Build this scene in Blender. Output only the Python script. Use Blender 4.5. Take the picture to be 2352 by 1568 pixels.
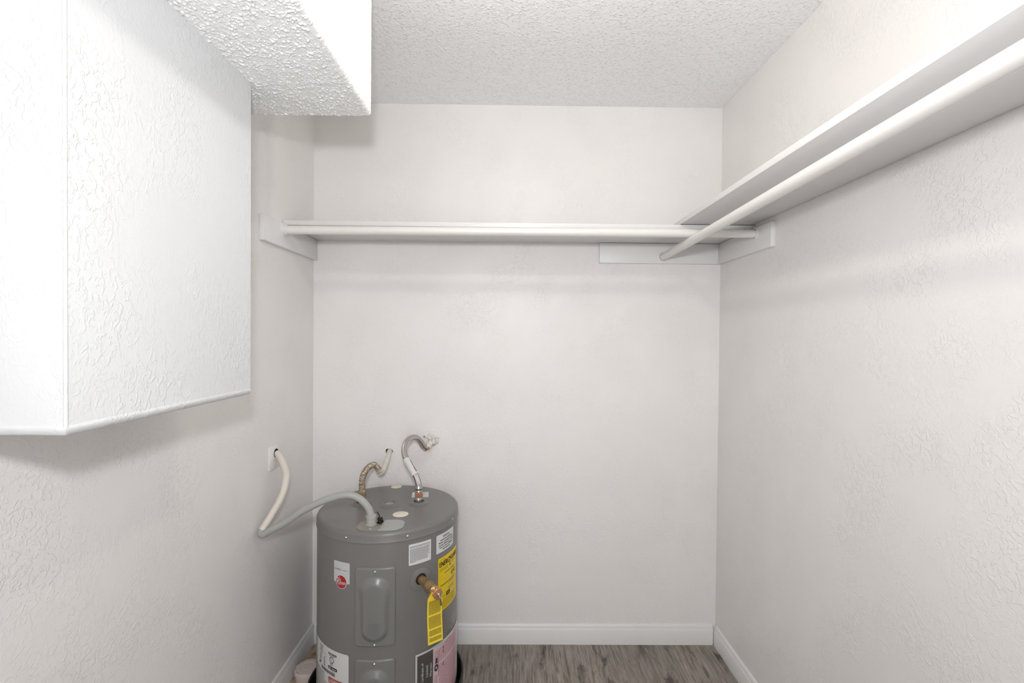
import bpy, bmesh, math, random
from mathutils import Vector, Matrix, noise

for o in list(bpy.data.objects): bpy.data.objects.remove(o)
S = bpy.context.scene
COL = S.collection
random.seed(7)

# ------------------------------------------------------------------ camera
F, YAW, PITCH, ROLL, ZC = 1111.9, 0.009437, -0.012598, 0.00881, 1.404
fwd = Vector((math.sin(YAW)*math.cos(PITCH), math.cos(YAW)*math.cos(PITCH), math.sin(PITCH)))
rgt = Vector((math.cos(YAW), -math.sin(YAW), 0)); up = rgt.cross(fwd)
r2 = math.cos(ROLL)*rgt + math.sin(ROLL)*up
u2 = -math.sin(ROLL)*rgt + math.cos(ROLL)*up
cd = bpy.data.cameras.new('camera'); cam = bpy.data.objects.new('camera', cd); COL.objects.link(cam)
cd.sensor_width = 36; cd.lens = F*36/2352; cd.clip_start = 0.02
cam.matrix_world = Matrix(((r2.x, u2.x, -fwd.x, 0), (r2.y, u2.y, -fwd.y, 0), (r2.z, u2.z, -fwd.z, ZC), (0, 0, 0, 1)))
S.camera = cam

# ------------------------------------------------------------------ light and exposure
wd = bpy.data.worlds.new('world'); S.world = wd; wd.use_nodes = True
wd.node_tree.nodes['Background'].inputs[0].default_value = (0.985, 0.985, 1.0, 1)
wd.node_tree.nodes['Background'].inputs[1].default_value = 2.2
fl = bpy.data.lights.new('camera_flash', 'SPOT'); fl.energy = 48; fl.spot_size = math.radians(172); fl.spot_blend = 1.0; fl.color = (0.97, 0.985, 1.0); fl.shadow_soft_size = 0.045
flo = bpy.data.objects.new('camera_flash', fl); COL.objects.link(flo); flo.location = (-0.02, -0.04, 1.635); flo.rotation_euler = (math.radians(90+6), 0, 0)
LAMP = Vector((0.10, 0.95, 2.27)); LAMP_STRENGTH = 165
S.view_settings.view_transform = 'Standard'; S.view_settings.look = 'None'
S.view_settings.gamma = 1; S.view_settings.use_curve_mapping = False
S.view_settings.exposure = 0.07

# ------------------------------------------------------------------ room numbers (metres)
XL, XR, YB, YF, H = -0.876, 0.964, 2.194, -0.55, 2.44
C = Vector((-0.458, 1.903)); RB = 0.2655; ZT = 0.730     # water heater axis, jacket radius, top

# ------------------------------------------------------------------ materials
def lin(r, g, b):
    f = lambda c: c/12.92 if c <= 0.04045 else ((c+0.055)/1.055)**2.4
    return (f(r/255), f(g/255), f(b/255), 1)
def mat(name, rgb, rough=0.5, metal=0.0, spec=0.5):
    m = bpy.data.materials.new(name); m.use_nodes = True
    b = m.node_tree.nodes['Principled BSDF']
    b.inputs['Base Color'].default_value = lin(*rgb); b.inputs['Roughness'].default_value = rough
    b.inputs['Metallic'].default_value = metal; b.inputs['Specular IOR Level'].default_value = spec
    m.diffuse_color = lin(*rgb)
    return m
def N(m, t, **kw):
    n = m.node_tree.nodes.new(t)
    for k, v in kw.items():
        if k in n.inputs: n.inputs[k].default_value = v
        else: setattr(n, k, v)
    return n
def L(m, a, b): m.node_tree.links.new(a, b)
def coords(m, scale=(1, 1, 1), kind='Object', rnd=False):
    tc = N(m, 'ShaderNodeTexCoord'); mp = N(m, 'ShaderNodeMapping'); mp.inputs['Scale'].default_value = scale
    L(m, tc.outputs[kind], mp.inputs['Vector'])
    if rnd:
        oi = N(m, 'ShaderNodeObjectInfo'); cx = N(m, 'ShaderNodeCombineXYZ'); ml = N(m, 'ShaderNodeMath', operation='MULTIPLY'); ml.inputs[1].default_value = 37.0
        L(m, oi.outputs['Random'], ml.inputs[0])
        for i in range(3): L(m, ml.outputs[0], cx.inputs[i])
        L(m, cx.outputs[0], mp.inputs['Location'])
    return mp.outputs['Vector']
def ramp(m, src, stops):
    r = N(m, 'ShaderNodeValToRGB'); e = r.color_ramp.elements
    while len(e) < len(stops): e.new(0.5)
    for k, (p, c) in enumerate(stops):
        e[k].position = p; e[k].color = c if len(c) == 4 else lin(*c)
    L(m, src, r.inputs['Fac']); return r.outputs['Color']
W1, B1 = (1, 1, 1, 1), (0, 0, 0, 1)
def bump(m, height, dist, strength=1.0, chain=None):
    b = N(m, 'ShaderNodeBump'); b.inputs['Strength'].default_value = strength; b.inputs['Distance'].default_value = dist
    L(m, height, b.inputs['Height'])
    if chain is not None: L(m, chain, b.inputs['Normal'])
    return b.outputs['Normal']
def bsdf(m): return m.node_tree.nodes['Principled BSDF']
def set_normal(m, n): L(m, n, bsdf(m).inputs['Normal'])
def set_color(m, c): L(m, c, bsdf(m).inputs['Base Color'])

def wall_paint(name, rgb, rough, dist=0.0012, stretch=(1, 1, 1)):
    """roller paint over a trowelled texture: flat ground, patches of raised flecks"""
    m = mat(name, rgb, rough, 0, 0.45)
    v = coords(m, stretch)
    n1 = N(m, 'ShaderNodeTexNoise', Scale=70.0, Detail=3.0, Roughness=0.55, Distortion=1.2); L(m, v, n1.inputs['Vector'])
    n2 = N(m, 'ShaderNodeTexNoise', Scale=5.0, Detail=2.0, Roughness=0.5); L(m, v, n2.inputs['Vector'])
    n3 = N(m, 'ShaderNodeTexNoise', Scale=190.0, Detail=2.0, Roughness=0.5); L(m, v, n3.inputs['Vector'])
    flecks = ramp(m, n1.outputs['Fac'], [(0.50, B1), (0.60, W1)])
    area = ramp(m, n2.outputs['Fac'], [(0.38, (0.12, 0.12, 0.12, 1)), (0.62, W1)])
    mu = N(m, 'ShaderNodeMath', operation='MULTIPLY'); L(m, flecks, mu.inputs[0]); L(m, area, mu.inputs[1])
    nb = bump(m, n3.outputs['Fac'], dist*0.35, 0.5)
    nb = bump(m, mu.outputs[0], dist, 0.55, nb)
    set_normal(m, nb)
    n4 = N(m, 'ShaderNodeTexNoise', Scale=2.3, Detail=3.0, Roughness=0.6); L(m, v, n4.inputs['Vector'])
    d = [max(0, c-5) for c in rgb]
    set_color(m, ramp(m, n4.outputs['Fac'], [(0.35, tuple(d)), (0.65, rgb)]))
    return m

M = {}
M['wall'] = wall_paint('wall_paint', (238, 235, 233), 0.42)
M['bulkhead'] = wall_paint('bulkhead_paint', (218, 219, 220), 0.5, 0.0013, (1, 1, 0.8))
M['trim'] = mat('trim_paint', (229, 228, 227), 0.38)
n = N(M['trim'], 'ShaderNodeTexNoise', Scale=60.0, Detail=2.0); L(M['trim'], coords(M['trim'], (1, 1, 1)), n.inputs['Vector']); set_normal(M['trim'], bump(M['trim'], n.outputs['Fac'], 0.0004, 0.4))
M['rod'] = mat('rod_paint', (232, 229, 225), 0.32)
n = N(M['rod'], 'ShaderNodeTexNoise', Scale=25.0, Detail=3.0); L(M['rod'], coords(M['rod'], (6, 6, 6)), n.inputs['Vector']); set_normal(M['rod'], bump(M['rod'], n.outputs['Fac'], 0.0004, 0.35))

def popcorn(name, rgb, scale, dist):
    m = mat(name, rgb, 0.85, 0, 0.2); v = coords(m)
    a = N(m, 'ShaderNodeTexNoise', Scale=scale, Detail=4.0, Roughness=0.6, Distortion=0.8); L(m, v, a.inputs['Vector'])
    b = N(m, 'ShaderNodeTexVoronoi', Scale=scale*1.1); L(m, v, b.inputs['Vector'])
    blobs = ramp(m, b.outputs['Distance'], [(0.0, W1), (0.55, B1)])
    f = ramp(m, a.outputs['Fac'], [(0.42, B1), (0.62, W1)])
    mu = N(m, 'ShaderNodeMath', operation='MULTIPLY'); L(m, blobs, mu.inputs[0]); L(m, f, mu.inputs[1])
    ad = N(m, 'ShaderNodeMath', operation='ADD'); L(m, mu.outputs[0], ad.inputs[0]); L(m, a.outputs['Fac'], ad.inputs[1])
    set_normal(m, bump(m, ad.outputs[0], dist, 0.8))
    return m
M['ceiling'] = popcorn('ceiling_texture', (249, 249, 249), 85.0, 0.0035)
M['soffit'] = popcorn('soffit_texture', (245, 245, 244), 260.0, 0.0008)

def wood():
    m = mat('grey_vinyl_plank', (120, 112, 106), 0.42, 0, 0.4)
    v = coords(m, (1, 0.09, 1), 'Object', True)
    a = N(m, 'ShaderNodeTexNoise', Scale=22.0, Detail=10.0, Roughness=0.72, Distortion=2.2); L(m, v, a.inputs['Vector'])
    v2 = coords(m, (1, 0.045, 1), 'Object', True)
    b = N(m, 'ShaderNodeTexNoise', Scale=150.0, Detail=4.0, Roughness=0.6); L(m, v2, b.inputs['Vector'])
    v3 = coords(m, (1, 0.4, 1), 'Object', True)
    k = N(m, 'ShaderNodeTexNoise', Scale=16.0, Detail=4.0, Roughness=0.6, Distortion=0.6); L(m, v3, k.inputs['Vector'])
    ca = ramp(m, a.outputs['Fac'], [(0.32, (96, 88, 82)), (0.44, (146, 138, 130)), (0.54, (172, 164, 156)), (0.62, (128, 119, 112)), (0.72, (160, 152, 144))])
    cb = ramp(m, b.outputs['Fac'], [(0.30, (178, 178, 178)), (0.62, (255, 255, 255))])
    ck = ramp(m, k.outputs['Fac'], [(0.30, (118, 110, 106)), (0.44, (255, 255, 255))])
    x = N(m, 'ShaderNodeMix', data_type='RGBA', blend_type='MULTIPLY'); x.inputs[0].default_value = 0.75
    L(m, ca, x.inputs[6]); L(m, cb, x.inputs[7])
    y = N(m, 'ShaderNodeMix', data_type='RGBA', blend_type='MULTIPLY'); y.inputs[0].default_value = 0.85
    L(m, x.outputs[2], y.inputs[6]); L(m, ck, y.inputs[7])
    oi = N(m, 'ShaderNodeObjectInfo'); tint = ramp(m, oi.outputs['Random'], [(0.0, (222, 220, 218)), (1.0, (255, 253, 250))])
    z = N(m, 'ShaderNodeMix', data_type='RGBA', blend_type='MULTIPLY'); z.inputs[0].default_value = 1.0
    L(m, y.outputs[2], z.inputs[6]); L(m, tint, z.inputs[7]); set_color(m, z.outputs[2])
    set_normal(m, bump(m, b.outputs['Fac'], 0.0004, 0.5))
    return m
M['plank'] = wood()
M['underlay'] = mat('dark_underlay', (40, 36, 33), 0.9)
def blotch(name, stops, scale, rough=0.5, metal=0.0, detail=5.0, bd=0.0):
    m = mat(name, stops[0][1], rough, metal); v = coords(m)
    a = N(m, 'ShaderNodeTexNoise', Scale=scale, Detail=detail, Roughness=0.65, Distortion=0.5); L(m, v, a.inputs['Vector'])
    set_color(m, ramp(m, a.outputs['Fac'], stops))
    if bd: set_normal(m, bump(m, a.outputs['Fac'], bd, 0.7))
    return m
M['oldfloor'] = blotch('stained_old_sheet_flooring', [(0.3, (112, 88, 68)), (0.45, (168, 145, 122)), (0.6, (190, 170, 148)), (0.75, (140, 112, 90))], 22, 0.6)
M['jacket'] = mat('grey_enamel', (120, 118, 116), 0.32)
M['panel'] = mat('grey_enamel_panel', (122, 122, 120), 0.28)
M['dark'] = mat('dark_gap', (28, 24, 22), 0.8)
M['zinc'] = mat('zinc_screw', (200, 200, 200), 0.28, 0.9)
M['foam'] = mat('cream_foam', (236, 227, 210), 0.75)
M['plate_grey'] = mat('pale_grey_plate', (168, 171, 169), 0.35)
M['plate_tan'] = mat('dull_beige_plate', (150, 142, 132), 0.4)
M['conduit_grey'] = mat('grey_pvc', (166, 167, 163), 0.45)
M['conduit_cream'] = mat('cream_painted_pvc', (216, 208, 199), 0.5)
M['black'] = mat('black_plastic', (22, 20, 20), 0.4)
M['paper'] = mat('white_label', (214, 214, 214), 0.45)
M['paper2'] = mat('silver_label', (196, 199, 198), 0.35)
M['ink'] = mat('black_ink', (28, 26, 25), 0.6)
M['inkgrey'] = mat('grey_ink', (112, 110, 110), 0.6)
M['yellow'] = mat('yellow_label', (232, 200, 12), 0.4)
M['tag'] = mat('yellow_tag_paper', (240, 212, 62), 0.55)
M['ink_olive'] = mat('dark_ink_on_yellow', (92, 82, 18), 0.6)
M['red'] = mat('red_print', (170, 30, 38), 0.45)
M['danger'] = mat('danger_red', (176, 62, 52), 0.5)
M['pink'] = mat('pink_paper', (226, 198, 203), 0.5)
M['pinkink'] = mat('rose_ink', (178, 108, 124), 0.6)
M['cert'] = mat('charcoal_print', (74, 70, 66), 0.5)
M['copper'] = mat('bright_copper', (214, 156, 114), 0.3, 0.7)
M['brass'] = blotch('weathered_brass', [(0.3, (150, 118, 82)), (0.55, (190, 158, 116)), (0.75, (170, 136, 98))], 70, 0.28, 0.7)
M['oldbrass'] = blotch('dull_old_brass', [(0.35, (104, 88, 66)), (0.5, (142, 122, 94)), (0.7, (160, 142, 116))], 80, 0.42, 0.4)
M['oldcopper'] = blotch('corroded_copper', [(0.34, (112, 90, 70)), (0.46, (150, 130, 108)), (0.57, (186, 174, 158)), (0.68, (222, 216, 206))], 110, 0.45, 0.25)
M['pipe_white'] = blotch('chalky_painted_pipe', [(0.35, (196, 204, 194)), (0.5, (220, 214, 204)), (0.7, (228, 218, 204))], 60, 0.6)
M['valve_white'] = blotch('paint_spattered_valve', [(0.36, (120, 116, 108)), (0.43, (214, 210, 204)), (0.7, (234, 231, 226))], 120, 0.5)
M['steel'] = mat('stainless_steel', (190, 186, 182), 0.25, 1.0)
M['tub'] = mat('white_plastic', (214, 200, 194), 0.45)
M['tub_mark'] = mat('brown_smudge', (150, 110, 92), 0.6)
def braid():
    m = mat('braided_steel', (206, 200, 197), 0.27, 0.85)
    tc = N(m, 'ShaderNodeTexCoord')
    for k, sc in enumerate(((10, 170, 1),)):
        mp = N(m, 'ShaderNodeMapping'); mp.inputs['Scale'].default_value = sc; L(m, tc.outputs['UV'], mp.inputs['Vector'])
        w = N(m, 'ShaderNodeTexWave', wave_type='BANDS', bands_direction='DIAGONAL', Scale=1.0, Distortion=0.0); L(m, mp.outputs[0], w.inputs['Vector'])
    mp2 = N(m, 'ShaderNodeMapping'); mp2.inputs['Scale'].default_value = (7, 1, 1); L(m, tc.outputs['UV'], mp2.inputs['Vector'])
    w2 = N(m, 'ShaderNodeTexWave', wave_type='BANDS', bands_direction='X', Scale=0.27); L(m, mp2.outputs[0], w2.inputs['Vector'])
    nb = bump(m, w.outputs['Fac'], 0.0006, 0.35); set_normal(m, bump(m, w2.outputs['Fac'], 0.0045, 0.9, nb))
    return m
M['braid'] = braid()
def film():
    m = bpy.data.materials.new('clear_plastic_film'); m.use_nodes = True; nt = m.node_tree
    for n in list(nt.nodes): nt.nodes.remove(n)
    out = nt.nodes.new('ShaderNodeOutputMaterial'); mx = nt.nodes.new('ShaderNodeMixShader'); tr = nt.nodes.new('ShaderNodeBsdfTransparent'); gl = nt.nodes.new('ShaderNodeBsdfGlossy')
    gl.inputs['Roughness'].default_value = 0.18; mx.inputs[0].default_value = 0.10
    nz = nt.nodes.new('ShaderNodeTexNoise'); nz.inputs['Scale'].default_value = 14; bm_ = nt.nodes.new('ShaderNodeBump'); bm_.inputs['Distance'].default_value = 0.004
    nt.links.new(nz.outputs['Fac'], bm_.inputs['Height']); nt.links.new(bm_.outputs['Normal'], gl.inputs['Normal'])
    nt.links.new(tr.outputs[0], mx.inputs[1]); nt.links.new(gl.outputs[0], mx.inputs[2]); nt.links.new(mx.outputs[0], out.inputs['Surface'])
    return m
M['film'] = film()
def glow(name, strength):
    m = mat(name, (255, 244, 230), 0.4)
    bsdf(m).inputs['Emission Color'].default_value = (1.0, 0.94, 0.87, 1); bsdf(m).inputs['Emission Strength'].default_value = strength
    return m
M['bulb'] = glow('lit_bulb', LAMP_STRENGTH)

# ------------------------------------------------------------------ mesh helpers
def origin(p):
    v = Vector((0, 0, 0))
    while p is not None: v += p.location; p = p.parent
    return v
def obj(name, bm, m, parent=None, loc=None, angle=35, recalc=True):
    """link a bmesh given in world coordinates as one object under parent (or at loc when top level)"""
    o_ = origin(parent) if parent is not None else Vector(loc if loc is not None else (0, 0, 0))
    if recalc: bmesh.ops.recalc_face_normals(bm, faces=bm.faces)
    bmesh.ops.translate(bm, verts=bm.verts, vec=-o_)
    me = bpy.data.meshes.new(name); bm.to_mesh(me); bm.free()
    me.materials.append(m)
    if angle: me.shade_smooth(); me.set_sharp_from_angle(angle=math.radians(angle))
    ob = bpy.data.objects.new(name, me); COL.objects.link(ob)
    if parent is not None: ob.parent = parent
    else: ob.location = o_
    return ob
def tag(o, label, cat, group=None):
    o['label'] = label; o['category'] = cat
    if group: o['group'] = group
    return o
def structure(o, label=None):
    o['kind'] = 'structure'
    if label: o['label'] = label
    return o
def thing(name, label, cat, loc, group=None):
    o = bpy.data.objects.new(name, None); COL.objects.link(o); o.location = loc; o.empty_display_size = 0.05
    return tag(o, label, cat, group)
def part_copy(src, parent, loc):
    c = src.copy(); COL.objects.link(c); c.parent = parent; c.location = loc; return c
def box(bm, a, b, bevel=0.0, seg=2):
    a, b = Vector(a), Vector(b)
    mt = Matrix.Translation((a+b)/2) @ Matrix.Diagonal((*(b-a), 1))
    r = bmesh.ops.create_cube(bm, size=1, matrix=mt)
    if bevel:
        es = list({e for v in r['verts'] for e in v.link_edges})
        bmesh.ops.bevel(bm, geom=es, offset=bevel, segments=seg, affect='EDGES', profile=0.5)
    return bm
def nb(): return bmesh.new()
def bx(a, b, bevel=0.0): return box(nb(), a, b, bevel)
def prism(bm, pts, axis_vec):
    """closed polygon pts (3D) swept along axis_vec"""
    v0 = [bm.verts.new(p) for p in pts]; v1 = [bm.verts.new(Vector(p)+Vector(axis_vec)) for p in pts]
    n_ = len(pts); bm.faces.new(v0); bm.faces.new(list(reversed(v1)))
    for i in range(n_): bm.faces.new((v0[i], v1[i], v1[(i+1) % n_], v0[(i+1) % n_]))
    return bm
def frame_of(axis):
    z = Vector(axis).normalized(); x = z.orthogonal().normalized(); return x, z.cross(x), z
def lathe(bm, prof, base, axis=(0, 0, 1), seg=32, close=True):
    """prof: list of (radius, distance along axis); radius 0 closes with a point"""
    x, y, z = frame_of(axis); base = Vector(base); rings = []
    for r, h in prof:
        if r < 1e-6: rings.append([bm.verts.new(base+z*h)])
        else: rings.append([bm.verts.new(base+z*h+(x*math.cos(2*math.pi*k/seg)+y*math.sin(2*math.pi*k/seg))*r) for k in range(seg)])
    for a, b in zip(rings, rings[1:]):
        for k in range(seg):
            k2 = (k+1) % seg
            if len(a) == 1 and len(b) == 1: continue
            if len(a) == 1: bm.faces.new((a[0], b[k], b[k2]))
            elif len(b) == 1: bm.faces.new((a[k], b[0], a[k2]))
            else: bm.faces.new((a[k], b[k], b[k2], a[k2]))
    if close:
        for rg in (rings[0], rings[-1]):
            if len(rg) > 1: bm.faces.new(rg)
    return bm
def catmull(pts, n):
    P = [Vector(p) for p in pts]; P = [2*P[0]-P[1]]+P+[2*P[-1]-P[-2]]; out = []
    for i in range(1, len(P)-2):
        for k in range(n):
            t = k/n; a, b, c, d = P[i-1], P[i], P[i+1], P[i+2]
            out.append(0.5*((2*b)+(c-a)*t+(2*a-5*b+4*c-d)*t*t+(3*b-a-3*c+d)*t**3))
    out.append(P[-2]); return out
def resample(path, step):
    out = [path[0]]; acc = 0
    for a, b in zip(path, path[1:]):
        l = (b-a).length
        while acc+l >= step:
            t = (step-acc)/l; a = a.lerp(b, t); out.append(a.copy()); l = (b-a).length; acc = 0
        acc += l
    if (out[-1]-path[-1]).length > step*0.3: out.append(path[-1])
    return out
def tube(bm, path, rad, seg=16, caps=True):
    """path of Vectors, rad number or function(distance)"""
    uv = bm.loops.layers.uv.verify(); rings = []; dist = [0.0]
    for a, b in zip(path, path[1:]): dist.append(dist[-1]+(b-a).length)
    t = (path[1]-path[0]).normalized(); nrm = t.orthogonal().normalized()
    for i, p in enumerate(path):
        t2 = (path[min(i+1, len(path)-1)]-path[max(i-1, 0)]).normalized()
        nrm = (nrm-t2*nrm.dot(t2)).normalized(); bn = t2.cross(nrm)
        r = rad(dist[i]) if callable(rad) else rad
        rings.append([bm.verts.new(p+(nrm*math.cos(2*math.pi*k/seg)+bn*math.sin(2*math.pi*k/seg))*r) for k in range(seg)])
    for i in range(len(rings)-1):
        for k in range(seg):
            k2 = (k+1) % seg
            f = bm.faces.new((rings[i][k], rings[i][k2], rings[i+1][k2], rings[i+1][k]))
            for lp, (uu, vv) in zip(f.loops, ((k, i), (k+1, i), (k+1, i+1), (k, i+1))): lp[uv].uv = (uu/seg, dist[vv])
    if caps: bm.faces.new(rings[0]); bm.faces.new(rings[-1])
    return bm
def grid_faces(bm, rows):
    for a, b in zip(rows, rows[1:]):
        for k in range(len(a)-1): bm.faces.new((a[k], a[k+1], b[k+1], b[k]))

# ------------------------------------------------------------------ the room shell
T = 0.1
fl_o = structure(obj('floor', bx((XL-T, YF-T, -0.12), (XR+T, YB+T, -0.004)), M['underlay'], loc=(0, 0, -0.12)), 'grey wood-look vinyl plank floor of the closet')
SEAM0, PW, XP = -0.14, 0.178, -0.72
xs = [XP]; k = math.ceil((XP-SEAM0)/PW)
if SEAM0+k*PW - XP < 0.03: k += 1
while SEAM0+k*PW < XR: xs.append(SEAM0+k*PW); k += 1
xs.append(XR)
for i in range(len(xs)-1):
    y = YF - random.uniform(0, 0.9)
    while y < YB:
        y2 = min(y+1.22, YB); y1 = max(y, YF)
        if YB-y2 < 0.25: y2 = YB
        if y2 > y1+0.02:
            c = Vector(((xs[i]+xs[i+1])/2, (y1+y2)/2, 0))
            b = box(nb(), (xs[i]+0.00012, y1+0.00012, -0.004), (xs[i+1]-0.00012, y2-0.00012, 0.0), 0.0004, 1)
            bmesh.ops.translate(b, verts=b.verts, vec=-c)
            me = bpy.data.meshes.new('plank'); b.to_mesh(me); b.free(); me.materials.append(M['plank'])
            p = bpy.data.objects.new('plank', me); COL.objects.link(p); p.parent = fl_o; p.location = c-fl_o.location
        y = y2
structure(obj('floor_patch', bx((XL, YF, -0.004), (XP-0.0004, YB, -0.0005)), M['oldfloor'], loc=(XL, 1, 0)), 'stained tan old sheet flooring beside the water heater')

# back wall with the ragged hole where the painted pipe leaves it
HC = (-0.533, 0.872)
bm = nb()
outer = [bm.verts.new((x, YB, z)) for x, z in ((XL-T, -0.12), (XR+T, -0.12), (XR+T, H+T), (XL-T, H+T))]
hole = []
for q in range(18):
    a = 2*math.pi*q/18; rx, rz = 0.0168+0.002*math.sin(3*a+1), 0.0142+0.0012*math.cos(2*a)
    hole.append(bm.verts.new((HC[0]+rx*math.cos(a), YB, HC[1]+rz*math.sin(a)+0.001)))
ed = [bm.edges.new((outer[i], outer[(i+1) % 4])) for i in range(4)] + [bm.edges.new((hole[i], hole[(i+1) % 18])) for i in range(18)]
bmesh.ops.triangle_fill(bm, edges=ed, use_beauty=True)
back_h = [bm.verts.new(v.co+Vector((0, 0.013, 0))) for v in hole]
for i in range(18): bm.faces.new((hole[i], hole[(i+1) % 18], back_h[(i+1) % 18], back_h[i]))
wb = structure(obj('wall_back', bm, M['wall'], loc=(0, YB, 0), angle=0), 'off-white textured back wall of the closet')
obj('pipe_hole_void', bx((HC[0]-0.06, YB+0.013, HC[1]-0.06), (HC[0]+0.06, YB+0.05, HC[1]+0.06)), M['dark'], wb, angle=0)
structure(obj('wall_left', bx((XL-T, YF-T, -0.12), (XL, YB, H)), M['wall'], loc=(XL, 1, 0), angle=0), 'off-white textured wall behind the heater conduit')
structure(obj('wall_right', bx((XR, YF-T, -0.12), (XR+T, YB, H)), M['wall'], loc=(XR, 1, 0), angle=0), 'off-white textured wall below the long shelf and rod')
bm = nb(); DX0, DX1, DZ = -0.42, 0.42, 2.03
box(bm, (XL, YF-T, -0.12), (DX0, YF, H)); box(bm, (DX1, YF-T, -0.12), (XR, YF, H)); box(bm, (DX0, YF-T, DZ), (DX1, YF, H))
structure(obj('wall_front', bm, M['wall'], loc=(0, YF, 0), angle=0), 'off-white wall with the closet doorway')
structure(obj('ceiling', bx((XL-T, YF-T, H), (XR+T, YB, H+T)), M['ceiling'], loc=(0, 1, H), angle=0), 'white popcorn-textured closet ceiling')

# dropped soffit: displaced popcorn skin over its underside and side
SX, SY, SZ = -0.392, 1.389, 2.022
def pop(p):
    a = noise.noise(p*150)*0.5+noise.noise(p*330+Vector((5, 1, 2)))*0.4
    c = noise.noise(p*28+Vector((9, 3, 7)))
    d = max(0.0, a-0.06+0.12*c)
    return min(0.0034, d*0.0086) + 0.0007*noise.noise(p*60)
def soffit():
    bm = nb(); prof = []; n1 = 330; n2 = 70; rc = 0.010
    for i in range(n1): prof.append((XL+(SX-rc-XL)*i/(n1-1), SZ, Vector((0, 0, -1)), 1.0))
    for q in range(1, 5):
        a = math.pi/2*q/5; prof.append((SX-rc+rc*math.sin(a), SZ+rc-rc*math.cos(a), Vector((math.sin(a), 0, -math.cos(a))), 0.8))
    for i in range(n2): prof.append((SX, SZ+rc+(H-SZ-rc)*i/(n2-1), Vector((1, 0, 0)), 0.45))
    ys = [YF, -0.2, 0.1, 0.35] + [0.5+i*(SY-0.008-0.5)/540 for i in range(541)]
    rows = []
    for y in ys:
        row = []
        for x, z, nr, am in prof:
            p = Vector((x, y, z)); row.append(bm.verts.new(p+nr*pop(p)*am))
        rows.append(row)
    y0 = ys[-1]
    for q in range(1, 5):       # rounded far edge
        a = math.pi/2*q/4; row = []
        for x, z, nr, am in prof:
            p = Vector((x, y0+0.008*math.sin(a), z)) - nr*0.008*(1-math.cos(a)); row.append(bm.verts.new(p+(nr*math.cos(a)+Vector((0, 1, 0))*math.sin(a))*pop(p)*am))
        rows.append(row)
    grid_faces(bm, rows)
    last = rows[-1]; top = [bm.verts.new((min(v.co.x, SX), v.co.y, H)) for v in last[:n1]]
    for i in range(n1-1): bm.faces.new((last[i], last[i+1], top[i+1], top[i]))
    bm.faces.new([top[-1]]+last[n1-1:])
    return obj('ceiling_soffit', bm, M['soffit'], loc=(SX, 1, SZ), angle=180, recalc=False)
so = structure(soffit(), 'dropped popcorn-textured soffit below the ceiling')

# boxed bulkhead hanging on the left wall under the soffit
BX, BY0, BY1, BZ0 = -0.639, 0.706, 1.21, 1.2515
bm = nb()
box(bm, (XL+0.0005, BY0, BZ0+0.011), (BX, BY1, SZ+0.004))
bh = structure(obj('wall_bulkhead', bm, M['bulkhead'], loc=(BX, 1, BZ0), angle=0), 'white textured boxed bulkhead hanging beside the soffit')
bm = nb()           # rough plastered corner bead along the bottom edges
nseg = 60; rows = []
def lip(p, outw):
    q = []
    for (o_, dz) in ((-0.03, 0.0), (-0.006, 0.0), (-0.0015, 0.0025), (0.0012, 0.0085), (0.0022, 0.0125), (0.0, 0.0155)):
        w = 0.0010*noise.noise(p*55+Vector((0, 0, dz*90)))
        q.append(bm.verts.new(p+outw*(o_+w)+Vector((0, 0, dz+w*0.9))))
    return q
for i in range(nseg): rows.append(lip(Vector((BX, BY1-(BY1-BY0)*i/(nseg-1), BZ0)), Vector((1, 0, 0)) if i < nseg-1 else Vector((1, -1, 0))))
for i in range(1, 24): rows.append(lip(Vector((BX-(BX-XL)*i/23, BY0, BZ0)), Vector((0, -1, 0))))
grid_faces(bm, rows)
obj('bottom_bead', bm, M['bulkhead'], bh, angle=60)
bm = nb()
tube(bm, [Vector((BX-0.0010, BY0+0.0010, BZ0+0.012+t*(SZ-BZ0-0.02)/20)) for t in range(21)], 0.0028, 8)
obj('corner_bead', bm, M['bulkhead'], bh, angle=60)
obj('bottom_panel', bx((XL+0.0005, BY0+0.025, BZ0), (BX-0.025, BY1, BZ0+0.011)), M['bulkhead'], bh, angle=0)

# baseboards: profile (out from wall, height)
BP = [(0, 0), (0.012, 0), (0.012, 0.066), (0.0105, 0.069), (0.0088, 0.072), (0.0082, 0.078), (0.0068, 0.084), (0.0035, 0.0885), (0, 0.0895)]
def baseboard(name, a, b, out, label):
    a, b, out = Vector(a), Vector(b), Vector(out)
    bm = prism(nb(), [a+out*o_+Vector((0, 0, z)) for o_, z in BP], b-a)
    return structure(obj(name, bm, M['trim'], loc=a), label)
baseboard('baseboard_back', (XL+0.0125, YB, 0), (XR-0.0155, YB, 0), (0, -1, 0), 'white baseboard along the back wall')
baseboard('baseboard_left', (XL, YF, 0), (XL, YB-0.0002, 0), (1, 0, 0), 'white baseboard along the wall beside the heater')
baseboard('baseboard_right', (XR, YF, 0), (XR, YB-0.0145, 0), (-1, 0, 0), 'white baseboard along the wall under the long rod')

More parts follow.
